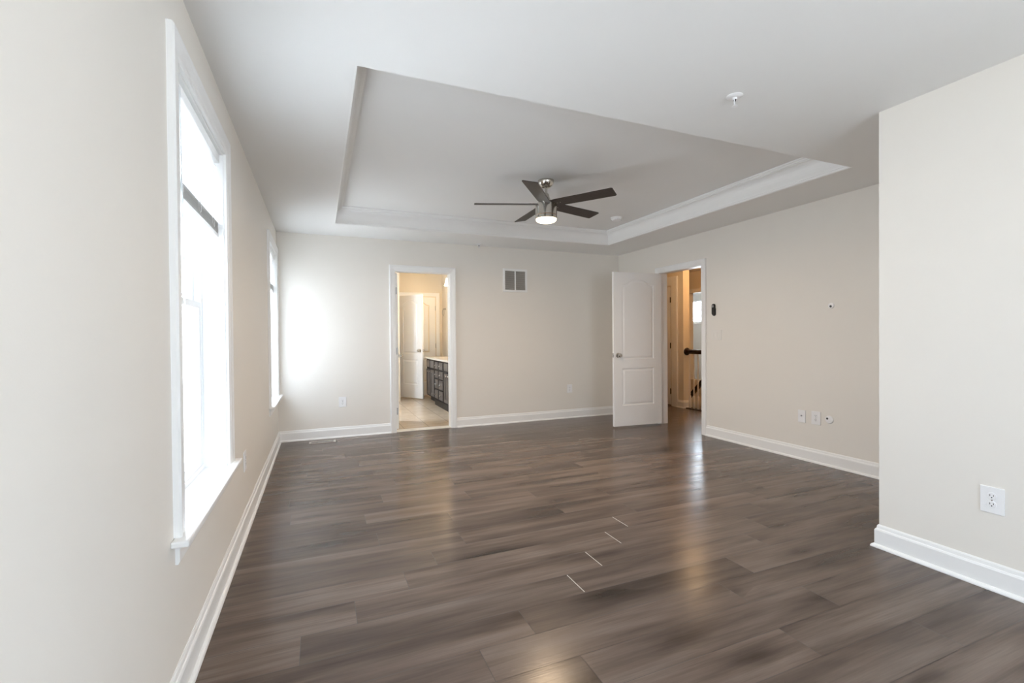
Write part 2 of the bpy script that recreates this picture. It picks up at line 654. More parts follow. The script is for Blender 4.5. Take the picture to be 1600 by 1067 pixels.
wall_boxes(bm, 'y', YB - 0.12, YB, 0.0, XJ, 0, H + 0.1, [(BWIN[0], BWIN[1], 0.5, 2.15)])
struct('wall_back', bm, WALL)

bm = B()
for (a, b) in (((0, YB), (TX0, D)), ((TX1, YB), (XW, D)), ((TX0, YB), (TX1, TY0)), ((TX0, TY1), (TX1, D))):
    box(bm, (a[0], a[1], H), (b[0], b[1], HT + 0.02))
bmesh.ops.remove_doubles(bm, verts=bm.verts[:], dist=1e-5)
box(bm, (TX0 - 0.02, TY0 - 0.02, HT), (TX1 + 0.02, TY1 + 0.02, HT + 0.1))
struct('ceiling', bm, CEIL)

# crown in the tray recess
crown = [(0.0, 0.002), (0.010, 0.002), (0.012, 0.007), (0.012, 0.016), (0.008, 0.021)]
for i in range(9):
    t = i / 8 * PI / 2
    crown.append((0.010 + 0.052 * (1 - math.cos(t)), 0.030 + 0.115 * math.sin(t)))
crown += [(0.066, 0.147), (0.066, 0.153), (0.074, 0.156), (0.077, 0.166), (0.085, 0.168), (0.085, 0.180), (0.0, 0.180)]
bm = B()
sweep(bm, [(TX0, TY0, H), (TX1, TY0, H), (TX1, TY1, H), (TX0, TY1, H)], (0, 0, 1), crown, closed=True)
struct('trim_1', bm, TRIM, 'white crown moulding lining the four sides of the ceiling recess', 'crown moulding')

# baseboards: travel so that the room is on the left
base = [(0, 0), (0.030, 0), (0.030, 0.006), (0.027, 0.013), (0.021, 0.018), (0.016, 0.019), (0.016, 0.095), (0.013, 0.103), (0.009, 0.106), (0.007, 0.120), (0.003, 0.127), (0, 0.127)]
CW = 0.078


def baseboard(name, pts):
    bm = B()
    sweep(bm, pts, (0, 0, 1), base)
    return struct(name, bm, TRIM)


baseboard('baseboard_left', [(0, D, 0), (0, YB, 0)])
baseboard('baseboard_far', [(BX0 - CW, D, 0), (0.0, D, 0)])
baseboard('baseboard_far_right', [(XR, D, 0), (BX1 + CW, D, 0)])
baseboard('baseboard_right_corner', [(XR, HY1 + CW, 0), (XR, D, 0)])
baseboard('baseboard_right', [(XW, YJ, 0), (XR, YJ, 0), (XR, HY0 - CW, 0)][1:])
baseboard('baseboard_front', [(XJ, YB, 0), (XJ, YJ, 0), (XR, YJ, 0)])

# door casing, profile a: across (outward from opening), b: off the wall
casing = [(0.005, 0), (0.005, 0.010), (0.010, 0.013), (0.022, 0.013), (0.028, 0.016), (0.052, 0.018), (0.060, 0.021), (0.072, 0.021), (0.078, 0.016), (0.078, 0)]


def door_trim(name, axis, plane, back, u0, u1, zt, normal, label, both=True):
    """jambs + casing on the room side (normal) and the other side"""
    root = thing(name, label, 'door casing', (0, 0, 0), kind='structure')

    def P(u, z, c):
        return (c, u, z) if axis == 'x' else (u, c, z)
    for side, c, nn in (('casing', plane, normal), ('casing', back, tuple(-q for q in normal))):
        bm = B()
        path = [P(u0, 0, c), P(u0, zt, c), P(u1, zt, c), P(u1, 0, c)]
        t = (Vector(path[1]) - Vector(path[0])).normalized()
        q = Vector(nn).cross(t)
        inward = Vector(P(u1, 0, c)) - Vector(P(u0, 0, c))
        if q.dot(inward) > 0:       # profile must grow away from the opening
            path = path[::-1]
        sweep(bm, path, nn, casing)
        obj(side, bm, TRIM, root)
        if not both:
            break
    bm = B()
    lo, hi = min(plane, back), max(plane, back)
    for a, b in ((u0 - 0.015, u0), (u1, u1 + 0.015)):
        box(bm, P(a, 0, lo), P(b, zt + 0.015, hi))
    box(bm, P(u0, zt, lo), P(u1, zt + 0.015, hi))
    obj('jamb', bm, TRIM, root)
    return root


t2 = door_trim('trim_2', 'y', D, YF, BX0, BX1, DH, (0, -1, 0), 'white casing around the bathroom doorway in the far wall')
t3 = door_trim('trim_3', 'x', XR, XW, HY0, HY1, DH, (-1, 0, 0), 'white casing around the hall doorway in the right wall')
bm = B()
box(bm, (BX0, D - 0.004, 0.0), (BX1, YF + 0.01, 0.012), 0.004)
struct('trim_4', bm, mat('threshold_marble', (0.80, 0.76, 0.69), 0.25, var=0.06, nscale=14), 'pale stone threshold strip in the bathroom doorway', 'threshold')


# ------------------------------------------------------------------ windows
def window(n, y0, y1, label):
    z0, z1 = WZ0, WZ1
    root = thing('window_%d' % n, label, 'window', (0, (y0 + y1) / 2, z0), kind='structure')
    oy, oz = -(y0 + y1) / 2, -z0
    a, b, c, d = y0 + oy, y1 + oy, 0.0, z1 + oz
    # casing on three sides
    bm = B()
    prof = [(0.0, 0), (0.0, 0.012), (0.006, 0.015), (0.020, 0.015), (0.026, 0.018), (0.060, 0.020), (0.070, 0.023), (0.080, 0.023), (0.086, 0.017), (0.086, 0)]
    path = [(0, b, c), (0, b, d), (0, a, d), (0, a, c)]
    q = Vector((1, 0, 0)).cross(Vector((0, 0, 1)))     # -y
    if q.y < 0:
        path = path[::-1]
    sweep(bm, path, (1, 0, 0), prof)
    obj('casing', bm, TRIM, root)
    # stool with horns
    bm = B()
    box(bm, (-0.098, a + 0.001, -0.022), (0.001, b - 0.001, 0.0))
    box(bm, (0.0, a - 0.125, -0.022), (0.050, b + 0.135, 0.0), 0.006, 3)
    obj('sill', bm, TRIM, root)
    bm = B()
    ap = [(0, -0.022), (0.018, -0.022), (0.018, -0.036), (0.013, -0.044), (0.013, -0.085), (0.008, -0.095), (0, -0.095)]
    A = [bm.verts.new((p[0], a - 0.07, p[1])) for p in ap]
    C = [bm.verts.new((p[0], b + 0.07, p[1])) for p in ap]
    for i in range(len(ap)):
        j = (i + 1) % len(ap)
        bm.faces.new((A[i], A[j], C[j], C[i]))
    bm.faces.new(A)
    bm.faces.new(C[::-1])
    obj('apron', bm, TRIM, root)
    # reveal lining
    bm = B()
    box(bm, (-0.10, a, c), (0.0, a + 0.008, d))
    box(bm, (-0.10, b - 0.008, c), (0.0, b, d))
    box(bm, (-0.10, a, d - 0.008), (0.0, b, d))
    obj('reveal', bm, TRIM, root)
    # vinyl master frame
    bm = B()
    fr = 0.03
    box(bm, (-0.158, a, -0.022), (-0.098, a + fr, d))
    box(bm, (-0.158, b - fr, -0.022), (-0.098, b, d))
    box(bm, (-0.158, a + fr, d - fr), (-0.098, b - fr, d))
    box(bm, (-0.158, a + fr, -0.022), (-0.098, b - fr, 0.022), 0.003)
    obj('frame', bm, VINYL, root)
    zm = 1.37 + oz
    bm = B()                       # full-height screen outside the sashes, added to dim the daylight
    box(bm, (-0.1575, a + fr, 0.022), (-0.1565, b - fr, d - fr))
    obj('dimming_screen', bm, SCREEN, root)

    def sash(name, x0, x1, zb, zt, rb, rtp):
        bm = B()
        s = 0.042
        ya, yb = a + fr + 0.001, b - fr - 0.001
        box(bm, (x0, ya, zb), (x1, ya + s, zt), 0.003)
        box(bm, (x0, yb - s, zb), (x1, yb, zt), 0.003)
        box(bm, (x0, ya + s, zb), (x1, yb - s, zb + rb), 0.003)
        box(bm, (x0, ya + s, zt - rtp), (x1, yb - s, zt), 0.003)
        o = obj(name, bm, VINYL, root)
        bm = B()
        xm = (x0 + x1) / 2
        box(bm, (xm - 0.002, ya + s - 0.004, zb + rb - 0.004), (xm + 0.002, yb - s + 0.004, zt - rtp + 0.004))
        obj('glass', bm, GLASS, o)
        return o
    sash('lower_sash', -0.126, -0.100, 0.023, zm + 0.018, 0.050, 0.034)
    sash('upper_sash', -0.155, -0.128, zm - 0.018, d - fr - 0.001, 0.034, 0.045)
    bm = B()
    box(bm, (-0.105, -0.03, zm + 0.0185), (-0.088, 0.03, zm + 0.030), 0.004)
    obj('sash_lock', bm, VINYL, root)
    portal((-0.165, (y0 + y1) / 2, (z0 + z1) / 2), y1 - y0, z1 - z0, (0, R(-90), 0)).rotation_euler = (R(90), 0, R(-90))
    return root


window(1, *WINS[0], 'nearest white double-hung window with deep sill in the left wall')
window(2, *WINS[1], 'far white double-hung window beside the left rear corner')
# broad unseen window behind the viewer, added to light the near walls
wr = thing('window_3', 'wide unseen white window added in the wall behind the viewer for its daylight', 'window', (1.85, YB, 0.5), kind='structure')
bm = B()
w2, hh = (BWIN[1] - BWIN[0]) / 2, 1.65
for a, b in (((-w2, -0.10, 0), (-w2 + 0.05, -0.04, hh)), ((w2 - 0.05, -0.10, 0), (w2, -0.04, hh)), ((-w2 + 0.05, -0.10, 0), (w2 - 0.05, -0.04, 0.05)),
             ((-w2 + 0.05, -0.10, hh - 0.05), (w2 - 0.05, -0.04, hh)), ((-0.035, -0.10, 0.05), (0.035, -0.04, hh - 0.05))):
    box(bm, a, b)
f4 = obj('frame', bm, VINYL, wr)
bm = B()
box(bm, (-w2 + 0.045, -0.072, 0.045), (w2 - 0.045, -0.068, hh - 0.045))
obj('glass', bm, GLASS, f4)
bm = B()
sweep(bm, [(-w2, 0, 0), (-w2, 0, hh), (w2, 0, hh), (w2, 0, 0)], (0, 1, 0), [(-p[0] if False else p[0], p[1]) for p in casing], closed=True)
obj('casing', bm, TRIM, wr)
portal((1.85, YB - 0.13, 1.325), BWIN[1] - BWIN[0], hh, (R(90), 0, 0)).rotation_euler = (R(90), 0, R(0))


w6 = thing('window_6', 'unseen white window added in the right wall behind the viewer for its daylight', 'window', (XJ + 0.16, -1.10, 0.5), kind='structure')  # out-of-view window added to brighten the left wall
bm = B()
for a, b in (((-0.10, -0.60, 0), (-0.03, -0.55, 1.65)), ((-0.10, 0.55, 0), (-0.03, 0.60, 1.65)), ((-0.10, -0.55, 0), (-0.03, 0.55, 0.05)), ((-0.10, -0.55, 1.60), (-0.03, 0.55, 1.65)), ((-0.10, -0.03, 0.05), (-0.03, 0.03, 1.60))):
    box(bm, a, b)
f6 = obj('frame', bm, VINYL, w6)
bm = B()
box(bm, (-0.068, -0.555, 0.045), (-0.064, 0.555, 1.605))
obj('glass', bm, GLASS, f6)
portal((XJ + 0.17, -1.10, 1.325), 1.2, 1.65, (R(90), 0, R(90)))

# ------------------------------------------------------------------ blinds
def blind(y0, y1, label):
    ya, yb = y0 + 0.014, y1 - 0.014
    t = thing('window_blind', label, 'blind', (0, (y0 + y1) / 2, WZ1 - 0.012), group='raised white blinds in the left wall windows')
    h = (yb - ya) / 2
    Z = WZ1 - 0.012
    xc = -0.034
    bm = B()
    box(bm, (xc - 0.02, -h, -0.042), (xc + 0.02, h, 0.0), 0.003)
    obj('head_rail', bm, SLAT, t)
    bm = B()
    zt, zb = -0.055, 1.800 - Z
    n = int((zt - zb) / 0.0215)
    for i in range(n):
        z = zt - i * 0.0215
        ang = R(38)
        cx, sz = 0.0125 * math.cos(ang), 0.0125 * math.sin(ang)
        v = []
        for k, (u, bow) in enumerate(((-1, 0), (-0.4, 0.0012), (0.4, 0.0012), (1, 0))):
            for yy in (-h + 0.004, h - 0.004):
                v.append(bm.verts.new((xc + u * cx, yy, z - u * sz + bow)))
        for k in range(3):
            f = bm.faces.new((v[2 * k], v[2 * k + 1], v[2 * k + 3], v[2 * k + 2]))
            f.smooth = True
    bmesh.ops.solidify(bm, geom=bm.faces[:], thickness=0.0006)
    obj('slats', bm, SLAT, t)
    bm = B()
    prng2 = random.Random(3)
    z = 1.794 - Z
    while z > 1.738 - Z:
        j = prng2.uniform(-0.0015, 0.0015)
        box(bm, (xc - 0.0125 + j, -h + 0.004, z - 0.0006), (xc + 0.0125 + j, h - 0.004, z))
        z -= 0.0033
    obj('stacked_slats', bm, STACK, t)
    bm = B()
    box(bm, (xc - 0.013, -h + 0.003, 1.718 - Z), (xc + 0.013, h - 0.003, 1.7365 - Z), 0.003)
    obj('bottom_rail', bm, SLAT, t)
    for yy in (-h + 0.14, 0, h - 0.14):
        bm = B()
        for dx in (-0.0135, 0.0135):
            tube(bm, [(xc + dx, yy, -0.04), (xc + dx, yy, 1.795 - Z)], 0.0008, 6)
        pts = []                     # slack ladder string looping in front of the stack
        for i in range(19):
            a = 2 * PI * i / 18
            pts.append((xc + 0.0165, yy + 0.026 * math.sin(a), 1.768 - Z + 0.026 * math.cos(a)))
        tube(bm, pts, 0.0010, 6)
        obj('ladder_cord', bm, CORD, t)
    bm = B()
    yw = ya + 0.085 - (y0 + y1) / 2
    cyl(bm, (xc + 0.026, yw, -0.030), (xc + 0.034, yw + 0.003, 1.208 - Z), 0.0038, n=6)
    cyl(bm, (xc + 0.019, yw, -0.022), (xc + 0.026, yw, -0.032), 0.003, n=8)
    obj('tilt_wand', bm, mat('clear_wand', (0.62, 0.64, 0.65), 0.2, var=0.02), t)
    return t


b1 = blind(*WINS[0], 'half-raised white mini blind in the nearest left wall window')
b2 = blind(*WINS[1], 'half-raised white mini blind in the far left corner window')


# ------------------------------------------------------------------ doors
def offset_loop(pts, d):
    k = len(pts)
    out = []
    for i in range(k):
        p0, p1, p2 = (Vector(pts[(i + j) % k]) for j in (-1, 0, 1))
        t0, t1 = (p1 - p0).normalized(), (p2 - p1).normalized()
        n0, n1 = Vector((-t0.y, t0.x)), Vector((-t1.y, t1.x))
        m = (n0 + n1) / max(0.3, 1 + n0.dot(n1))
        out.append(p1 + m * d)
    return out


def arch(u):
    t = min(1.0, max(0.0, (1 - abs(2 * u - 1) - 0.12) / 0.62))
    return t * t * (3 - 2 * t) * 0.90 + 0.10 * math.sin(PI * u)


def panel_loops(w, zb, zt):
    s = 0.125
    x0, x1 = s, w - s
    lower = [(x0, zb + 0.27), (x1, zb + 0.27), (x1, zb + 0.755), (x0, zb + 0.755)]
    zu0, zs, zc = zb + 0.875, zb + 1.855, zb + 1.920
    up_ = [(x0, zu0), (x1, zu0), (x1, zs)]
    n = 28
    for i in range(1, n):
        u = i / n
        up_.append((x1 + (x0 - x1) * u, zs + (zc - zs) * arch(u)))
    up_.append((x0, zs))
    return [lower, up_]


def door_slab(w, zb, zt, side, th=0.035):
    """moulded two-panel slab, local x 0.003..w; side = +1 slab at +y, -1 at -y"""
    bm = B()
    x0, x1 = 0.003, w
    ya, yb = side * 0.006, side * (0.006 + th)
    faces_y = ((min(ya, yb), -1), (max(ya, yb), 1))
    outer = {}
    for yy, nd in faces_y:
        ov = [bm.verts.new((x, yy, z)) for x, z in ((x0, zb), (x1, zb), (x1, zt), (x0, zt))]
        outer[nd] = ov
        es = [bm.edges.new((ov[i], ov[(i + 1) % 4])) for i in range(4)]
        for lp in panel_loops(w, zb, zt):
            rings = []
            for d, dep in ((0, 0), (0.005, 0.007), (0.012, 0.009), (0.018, 0.009), (0.036, 0.0025), (0.040, 0.0015)):
                q = offset_loop(lp, d)
                rings.append([bm.verts.new((p[0], yy - nd * dep, p[1])) for p in q])
            k = len(lp)
            es += [bm.edges.new((rings[0][i], rings[0][(i + 1) % k])) for i in range(k)]
            for A, C in zip(rings, rings[1:]):
                for i in range(k):
                    j = (i + 1) % k
                    f = bm.faces.new((A[i], A[j], C[j], C[i]))
            bm.faces.new(rings[-1])
        bmesh.ops.triangle_fill(bm, edges=es, use_beauty=True)
    a, b = outer[-1], outer[1]
    for i in range(4):
        j = (i + 1) % 4
        bm.faces.new((a[i], a[j], b[j], b[i]))
    return bm


def door_knob(parent, x, z, y_face, sgn, m):
    bm = B()
    prof = [(0.0325, 0), (0.0325, 0.004), (0.028, 0.009), (0.013, 0.011), (0.011, 0.030), (0.018, 0.036), (0.0265, 0.044), (0.0275, 0.054), (0.022, 0.063), (0.010, 0.066), (0, 0.0665)]
    lathe(bm, prof, 28, axis='-Y')
    if sgn > 0:
        bmesh.ops.rotate(bm, verts=bm.verts[:], cent=(0, 0, 0), matrix=Matrix.Rotation(PI, 3, 'Z'))
    bmesh.ops.translate(bm, verts=bm.verts[:], vec=(x, y_face, z))
    return obj('knob', bm, m, parent)


def hinge(parent, z, side, m, th=0.035):
    bm = B()
    cyl(bm, (0, 0, z - 0.045), (0, 0, z + 0.045), 0.006, n=12)
    cyl(bm, (0, 0, z + 0.045), (0, 0, z + 0.050), 0.0045, n=12)
    cyl(bm, (0, 0, z - 0.050), (0, 0, z - 0.045), 0.0045, n=12)
    box(bm, (0.0005, side * 0.004, z - 0.044), (0.0028, side * (0.006 + th * 0.86), z + 0.044))
    return obj('hinge', bm, m, parent)


def door(n, pivot, ang, w, side, label, slab_m=DOORW, metal=CHROME, hinge_m=STEEL, zb=0.02, zt=2.035, knobs=True, latch=True):
    root = thing('door_%d' % n, label, 'door', (pivot[0], pivot[1], 0), R(ang), kind='structure')
    obj('slab', door_slab(w, zb, zt, side), slab_m, root)
    ya, yb = side * 0.006, side * 0.041
    if knobs:
        door_knob(root, w - 0.062, 0.95, min(ya, yb), -1, metal)
        door_knob(root, w - 0.062, 0.95, max(ya, yb), 1, metal)
    if latch:
        bm = B()
        yc = (ya + yb) / 2
        box(bm, (w, yc - 0.0125, 0.950 - 0.028), (w + 0.0018, yc + 0.0125, 0.950 + 0.028), 0.0006)
        box(bm, (w + 0.0018, yc - 0.006, 0.942), (w + 0.009, yc + 0.006, 0.958), 0.002)
        obj('latch_plate', bm, metal, root)
    for z in (0.25, 1.03, 1.81):
        hinge(root, z, side, hinge_m)
    return root


door(1, (XR - 0.008, HY1 - 0.002), -183.5, 0.738, 1, 'white arched two-panel door swung open into the room at the hall doorway')
door(2, (BX0, YF + 0.008), 80.8, 0.700, -1, 'white bathroom door folded back inside, only its hinge edge and knob showing')
door(3, (1.955, 9.49), -56.5, 0.65, -1, 'white two-panel door standing ajar at the back of the bathroom')
door(4, (2.685, BBY - 0.012), 180, 0.66, -1, 'closed door in shadow on the bathroom back wall beside the vanity', slab_m=DOORW, knobs=True)

# ------------------------------------------------------------------ bathroom
bm = B()
box(bm, (-0.02, D + 0.03, -0.05), (3.0, BBY + 0.1, 0.0))
struct('floor_bath', bm, TILE)
bm = B()
wall_boxes(bm, 'x', -0.16, 0.0, YF, 9.0, 0, BH, [(7.0, 8.0, 0.85, 2.15)])
box(bm, (0.0, 8.9, 0), (1.75, 9.0, BH))
box(bm, (1.75, 8.9, 0), (1.85, BBY, BH))
struct('wall_bath_left', bm, BATHW)
bm = B()
box(bm, (BBX, YF, 0), (BBX + 0.1, BBY + 0.1, BH))
struct('wall_bath_right', bm, BATHW)
bm = B()
box(bm, (1.80, BBY, 0), (BBX, BBY + 0.1, BH))
struct('wall_bath_back', bm, BATHW)
bm = B()
box(bm, (-0.16, YF, BH), (3.0, BBY + 0.1, BH + 0.08))
struct('ceiling_bath', bm, CEIL)
w5 = thing('window_5', 'unseen white bathroom window added in the left outer wall for its daylight', 'window', (0, 7.5, 0.85), kind='structure')  # out of sight, put in to bring daylight onto the bathroom door
bm = B()
for a, b in (((-0.12, -0.50, 0), (-0.05, -0.45, 1.3)), ((-0.12, 0.45, 0), (-0.05, 0.50, 1.3)), ((-0.12, -0.45, 0), (-0.05, 0.45, 0.05)), ((-0.12, -0.45, 1.25), (-0.05, 0.45, 1.3)), ((-0.11, -0.02, 0.05), (-0.06, 0.02, 1.25))):
    box(bm, a, b)
f5 = obj('frame', bm, VINYL, w5)
bm = B()
box(bm, (-0.088, -0.46, 0.04), (-0.084, 0.46, 1.26))
obj('glass', bm, GLASS, f5)
portal((-0.165, 7.5, 1.5), 1.0, 1.3, (R(90), 0, R(-90)))
# casing of the closed back door (applied trim with a thin dark reveal behind the slab)
bm = B()
sweep(bm, [(2.695, BBY, 0), (2.695, BBY, 2.045), (2.015, BBY, 2.045), (2.015, BBY, 0)][::-1], (0, -1, 0), casing)
struct('trim_5', bm, TRIM, 'casing around the closed door on the bathroom back wall', 'door casing')
bm = B()
sweep(bm, [(BBX, 8.97, 0), (BBX, BBY, 0), (2.775, BBY, 0)], (0, 0, 1), base)
struct('baseboard_bath', bm, TRIM)

# vanity
VX, VY0, VY1, VH = 2.35, 6.92, 8.95, 0.80
van = thing('vanity_cabinet', 'dark espresso bathroom vanity with doors and two columns of drawers', 'cabinet', ((VX + BBX) / 2, (VY0 + VY1) / 2, 0))
cx, cy = (VX + BBX) / 2, (VY0 + VY1) / 2


def vl(x, y, z):
    return (x - cx, y - cy, z)


bm = B()
box(bm, vl(VX + 0.02, VY0, 0.10), vl(BBX - 0.022, VY1, VH))
box(bm, vl(VX + 0.09, 8.24, 0.0), vl(BBX - 0.022, VY1 - 0.01, 0.10))
box(bm, vl(VX + 0.005, VY0 + 0.01, 0.0), vl(BBX - 0.022, 8.24, 0.10))
obj('body', bm, CABF, van)


def shaker(name, y0, y1, z0, z1, knob=None, rail=0.055):
    bm = B()
    xo, xi = VX, VX + 0.02
    box(bm, vl(xo, y0, z0), vl(xi, y0 + rail, z1), 0.002)
    box(bm, vl(xo, y1 - rail, z0), vl(xi, y1, z1), 0.002)
    box(bm, vl(xo, y0 + rail, z0), vl(xi, y1 - rail, z0 + rail), 0.002)
    box(bm, vl(xo, y0 + rail, z1 - rail), vl(xi, y1 - rail, z1), 0.002)
    box(bm, vl(xo + 0.009, y0 + rail, z0 + rail), vl(xi - 0.001, y1 - rail, z1 - rail))
    o = obj(name, bm, CAB, van)
    if knob:
        bm = B()
        p = vl(xo, *knob)
        lathe(bm, [(0.007, 0), (0.005, -0.014), (0.013, -0.018), (0.014, -0.025), (0.009, -0.030), (0, -0.031)], 16, p, 'X')
        obj('knob', bm, CHROME, o)
    return o


def slabfront(name, y0, y1, z0, z1, knob=False):
    bm = B()
    box(bm, vl(VX, y0, z0), vl(VX + 0.02, y1, z1), 0.004)
    o = obj(name, bm, CAB, van)
    if knob:
        bm = B()
        p = vl(VX, (y0 + y1) / 2, (z0 + z1) / 2)
        lathe(bm, [(0.007, 0), (0.005, -0.014), (0.013, -0.018), (0.014, -0.025), (0.009, -0.030), (0, -0.031)], 16, p, 'X')
        obj('knob', bm, CHROME, o)


G = 0.030
for (ya, yb) in ((8.26, 8.94), (6.93, 7.59)):
    ym = (ya + yb) / 2
    for (p, q, kn) in ((ya + G, ym - G, 'hi'), (ym + G, yb - G, 'lo')):
        slabfront('false_front', p, q, 0.645, 0.775)
        shaker('door', p, q, 0.125, 0.605, (q - 0.028 if kn == 'hi' else p + 0.028, 0.57))
for (p, q) in ((7.96, 8.22), (7.63, 7.92)):
    for (z0, z1) in ((0.645, 0.775), (0.485, 0.62), (0.305, 0.465), (0.125, 0.285)):
        slabfront('drawer', p + 0.014, q - 0.014, z0, z1 - 0.008, True)
ct = B()
box(ct, (VX - 0.025, VY0 - 0.01, VH), (BBX, VY1 + 0.012, VH + 0.03), 0.004)
box(ct, (BBX - 0.02, VY0 - 0.01, VH + 0.03), (BBX, VY1 + 0.012, VH + 0.13), 0.003)
o = obj('countertop', ct, COUNTER)
o['label'] = 'speckled stone countertop with backsplash lying on the dark vanity'
o['category'] = 'countertop'
# vanity light
vlz = 2.27
vlt = thing('vanity_light', 'lit vanity sconce bar with pale bell shades high on the bathroom wall', 'lamp', (BBX, 8.38, vlz))
bm = B()
box(bm, (-0.025, -0.36, 0.02), (0, 0.36, 0.11), 0.006)
obj('back_plate', bm, CHROME, vlt)
for yy in (-0.28, 0.0, 0.28):
    bm = B()
    tube(bm, [(-0.02, yy, 0.07), (-0.06, yy, 0.10), (-0.10, yy, 0.10), (-0.115, yy, 0.07)], 0.008, 10)
    lathe(bm, [(0.022, 0.055), (0.024, 0.075), (0.012, 0.085)], 20, (-0.115, yy, 0))
    obj('arm', bm, CHROME, vlt)
    bm = B()
    lathe(bm, [(0.024, 0.058), (0.034, 0.03), (0.042, -0.02), (0.058, -0.075), (0.064, -0.085), (0.060, -0.085), (0.054, -0.073), (0.038, -0.02), (0.030, 0.03), (0.020, 0.056)], 28, (-0.115, yy, 0))
    obj('shade', bm, SHADE, vlt)
    lamp_light((BBX - 0.115, 8.38 + yy, vlz - 0.10), 1.7, (1.0, 0.72, 0.42), 0.04, name='vanity_bulb_light')
# towel ring
tr = thing('towel_ring', 'small nickel towel ring on the bathroom side wall past the vanity', 'towel ring', (BBX, 9.27, 1.72))
bm = B()
lathe(bm, [(0.022, 0), (0.022, -0.008), (0.010, -0.012), (0.008, -0.045), (0.012, -0.050), (0, -0.052)], 20, (0, 0, 0.06), 'X')
obj('post', bm, CHROME, tr)
bm = B()
pts = [(-0.045, 0.07 * math.sin(2 * PI * i / 28), -0.01 + 0.07 * math.cos(2 * PI * i / 28)) for i in range(29)]
tube(bm, pts, 0.004, 8)
obj('ring', bm, CHROME, tr)

# ------------------------------------------------------------------ hall and stairwell
bm = B()
wall_boxes(bm, 'x', HX, HX + 0.13, 6.0, FY1, 0, H, [(6.29, 7.02, -1, 2.045)])
box(bm, (HX + 0.131, 6.15, 0), (HX + 0.20, 7.15, H))  # unseen plug behind the hall door, blocks daylight through its gaps
struct('wall_hall', bm, HALLW)
bm = B()
box(bm, (XW, FY1, 0), (HX + 0.13, FY1 + 0.1, H))
struct('wall_hall_far', bm, HALLW)
bm = B()
box(bm, (XW, 2.9, 0), (7.3, 3.0, H))
struct('wall_hall_near', bm, HALLW)
bm = B()
box(bm, (XW, YF, 0), (XW + 0.02, FY1, H))
struct('wall_hall_left', bm, HALLW)
bm = B()
box(bm, (XW, 3.0, H), (9.6, 10.4, H + 0.08))
struct('ceiling_hall', bm, mat('hall_ceiling_paint', (0.78, 0.75, 0.70), 0.8, spec=0.1, var=0.01))
# opening across the stairwell
bm = B()
wall_boxes(bm, 'x', 7.2, 7.3, 3.0, 10.3, -1.4, H, [(5.9, 7.13, 0.34, 2.03)])
struct('wall_stair', bm, HALLW)
bm = B()
sweep(bm, [(7.2, 7.13, 0.34), (7.2, 7.13, 2.03), (7.2, 5.9, 2.03), (7.2, 5.9, 0.34)], (-1, 0, 0), casing)
struct('trim_6', bm, TRIM, 'casing of the opening across the stairwell', 'casing')
bm = B()
WH = (7.62, 8.16, 1.47, 1.99)
wall_boxes(bm, 'x', 8.2, 8.3, 5.2, 10.3, -1.4, H, [WH])
struct('wall_stair_outer', bm, HALLG)
bm = B()
box(bm, (7.3, 10.2, -1.4), (8.2, 10.3, H))
box(bm, (7.3, 5.2, -1.4), (8.2, 5.3, H))
box(bm, (6.13, 8.2, -1.4), (7.2, 8.3, H))
box(bm, (6.04, 2.9, -1.4), (7.2, 3.0, -0.02))
struct('wall_stair_ends', bm, HALLG)
bm = B()
box(bm, (6.12, 3.0, -1.45), (8.3, 10.3, -1.4))
struct('floor_stair', bm, mat('stair_carpet', (0.36, 0.32, 0.28), 0.95, spec=0.1, var=0.12, nscale=120))
bm = B()
box(bm, (6.04, 3.0, -1.4), (6.12, 8.3, -0.02))
struct('wall_stair_side', bm, HALLW)
bm = B()
box(bm, (6.02, 3.0, -0.02), (6.14, 5.999, 0.012), 0.004)
struct('trim_7', bm, RAILW, 'dark wooden nosing along the stairwell edge of the hall floor', 'nosing')
w5 = thing('window_4', 'bright small square window on the far stairwell wall', 'window', (8.2, (WH[0] + WH[1]) / 2, WH[2]), kind='structure')
hw, hz = (WH[1] - WH[0]) / 2, WH[3] - WH[2]
bm = B()
for a, b in (((0.02, -hw, 0), (0.08, -hw + 0.04, hz)), ((0.02, hw - 0.04, 0), (0.08, hw, hz)), ((0.02, -hw + 0.04, 0), (0.08, hw - 0.04, 0.04)), ((0.02, -hw + 0.04, hz - 0.04), (0.08, hw - 0.04, hz))):
    box(bm, a, b)
f5 = obj('frame', bm, VINYL, w5)
bm = B()
box(bm, (0.048, -hw + 0.036, 0.036), (0.052, hw - 0.036, hz - 0.036))
obj('glass', bm, GLASS, f5)
bm = B()
box(bm, (-0.03, -hw - 0.05, -0.025), (0.02, hw + 0.05, 0.0), 0.004)
obj('sill', bm, TRIM, w5)
portal((8.31, (WH[0] + WH[1]) / 2, (WH[2] + WH[3]) / 2), WH[1] - WH[0], hz, (R(90), 0, R(90)))

# hall door (seen edge on beside its casing)
door(5, (HX - 0.006, 6.30), 90, 0.71, -1, 'hall door behind the open bedroom door, dark gap and bronze hinges at its edge', hinge_m=BRONZE, metal=BRONZE)
bm = B()
sweep(bm, [(HX, 7.02, 0), (HX, 7.02, 2.045), (HX, 6.28, 2.045), (HX, 6.28, 0)], (-1, 0, 0), [(p[0] * 2.0, p[1]) for p in casing])
struct('trim_8', bm, TRIM, 'casing around the hall door', 'door casing')
bm = B()
sweep(bm, [(HX + 0.13, 6.0, 0), (HX, 6.0, 0), (HX, 6.12, 0)], (0, 0, 1), base)
struct('baseboard_hall', bm, TRIM)

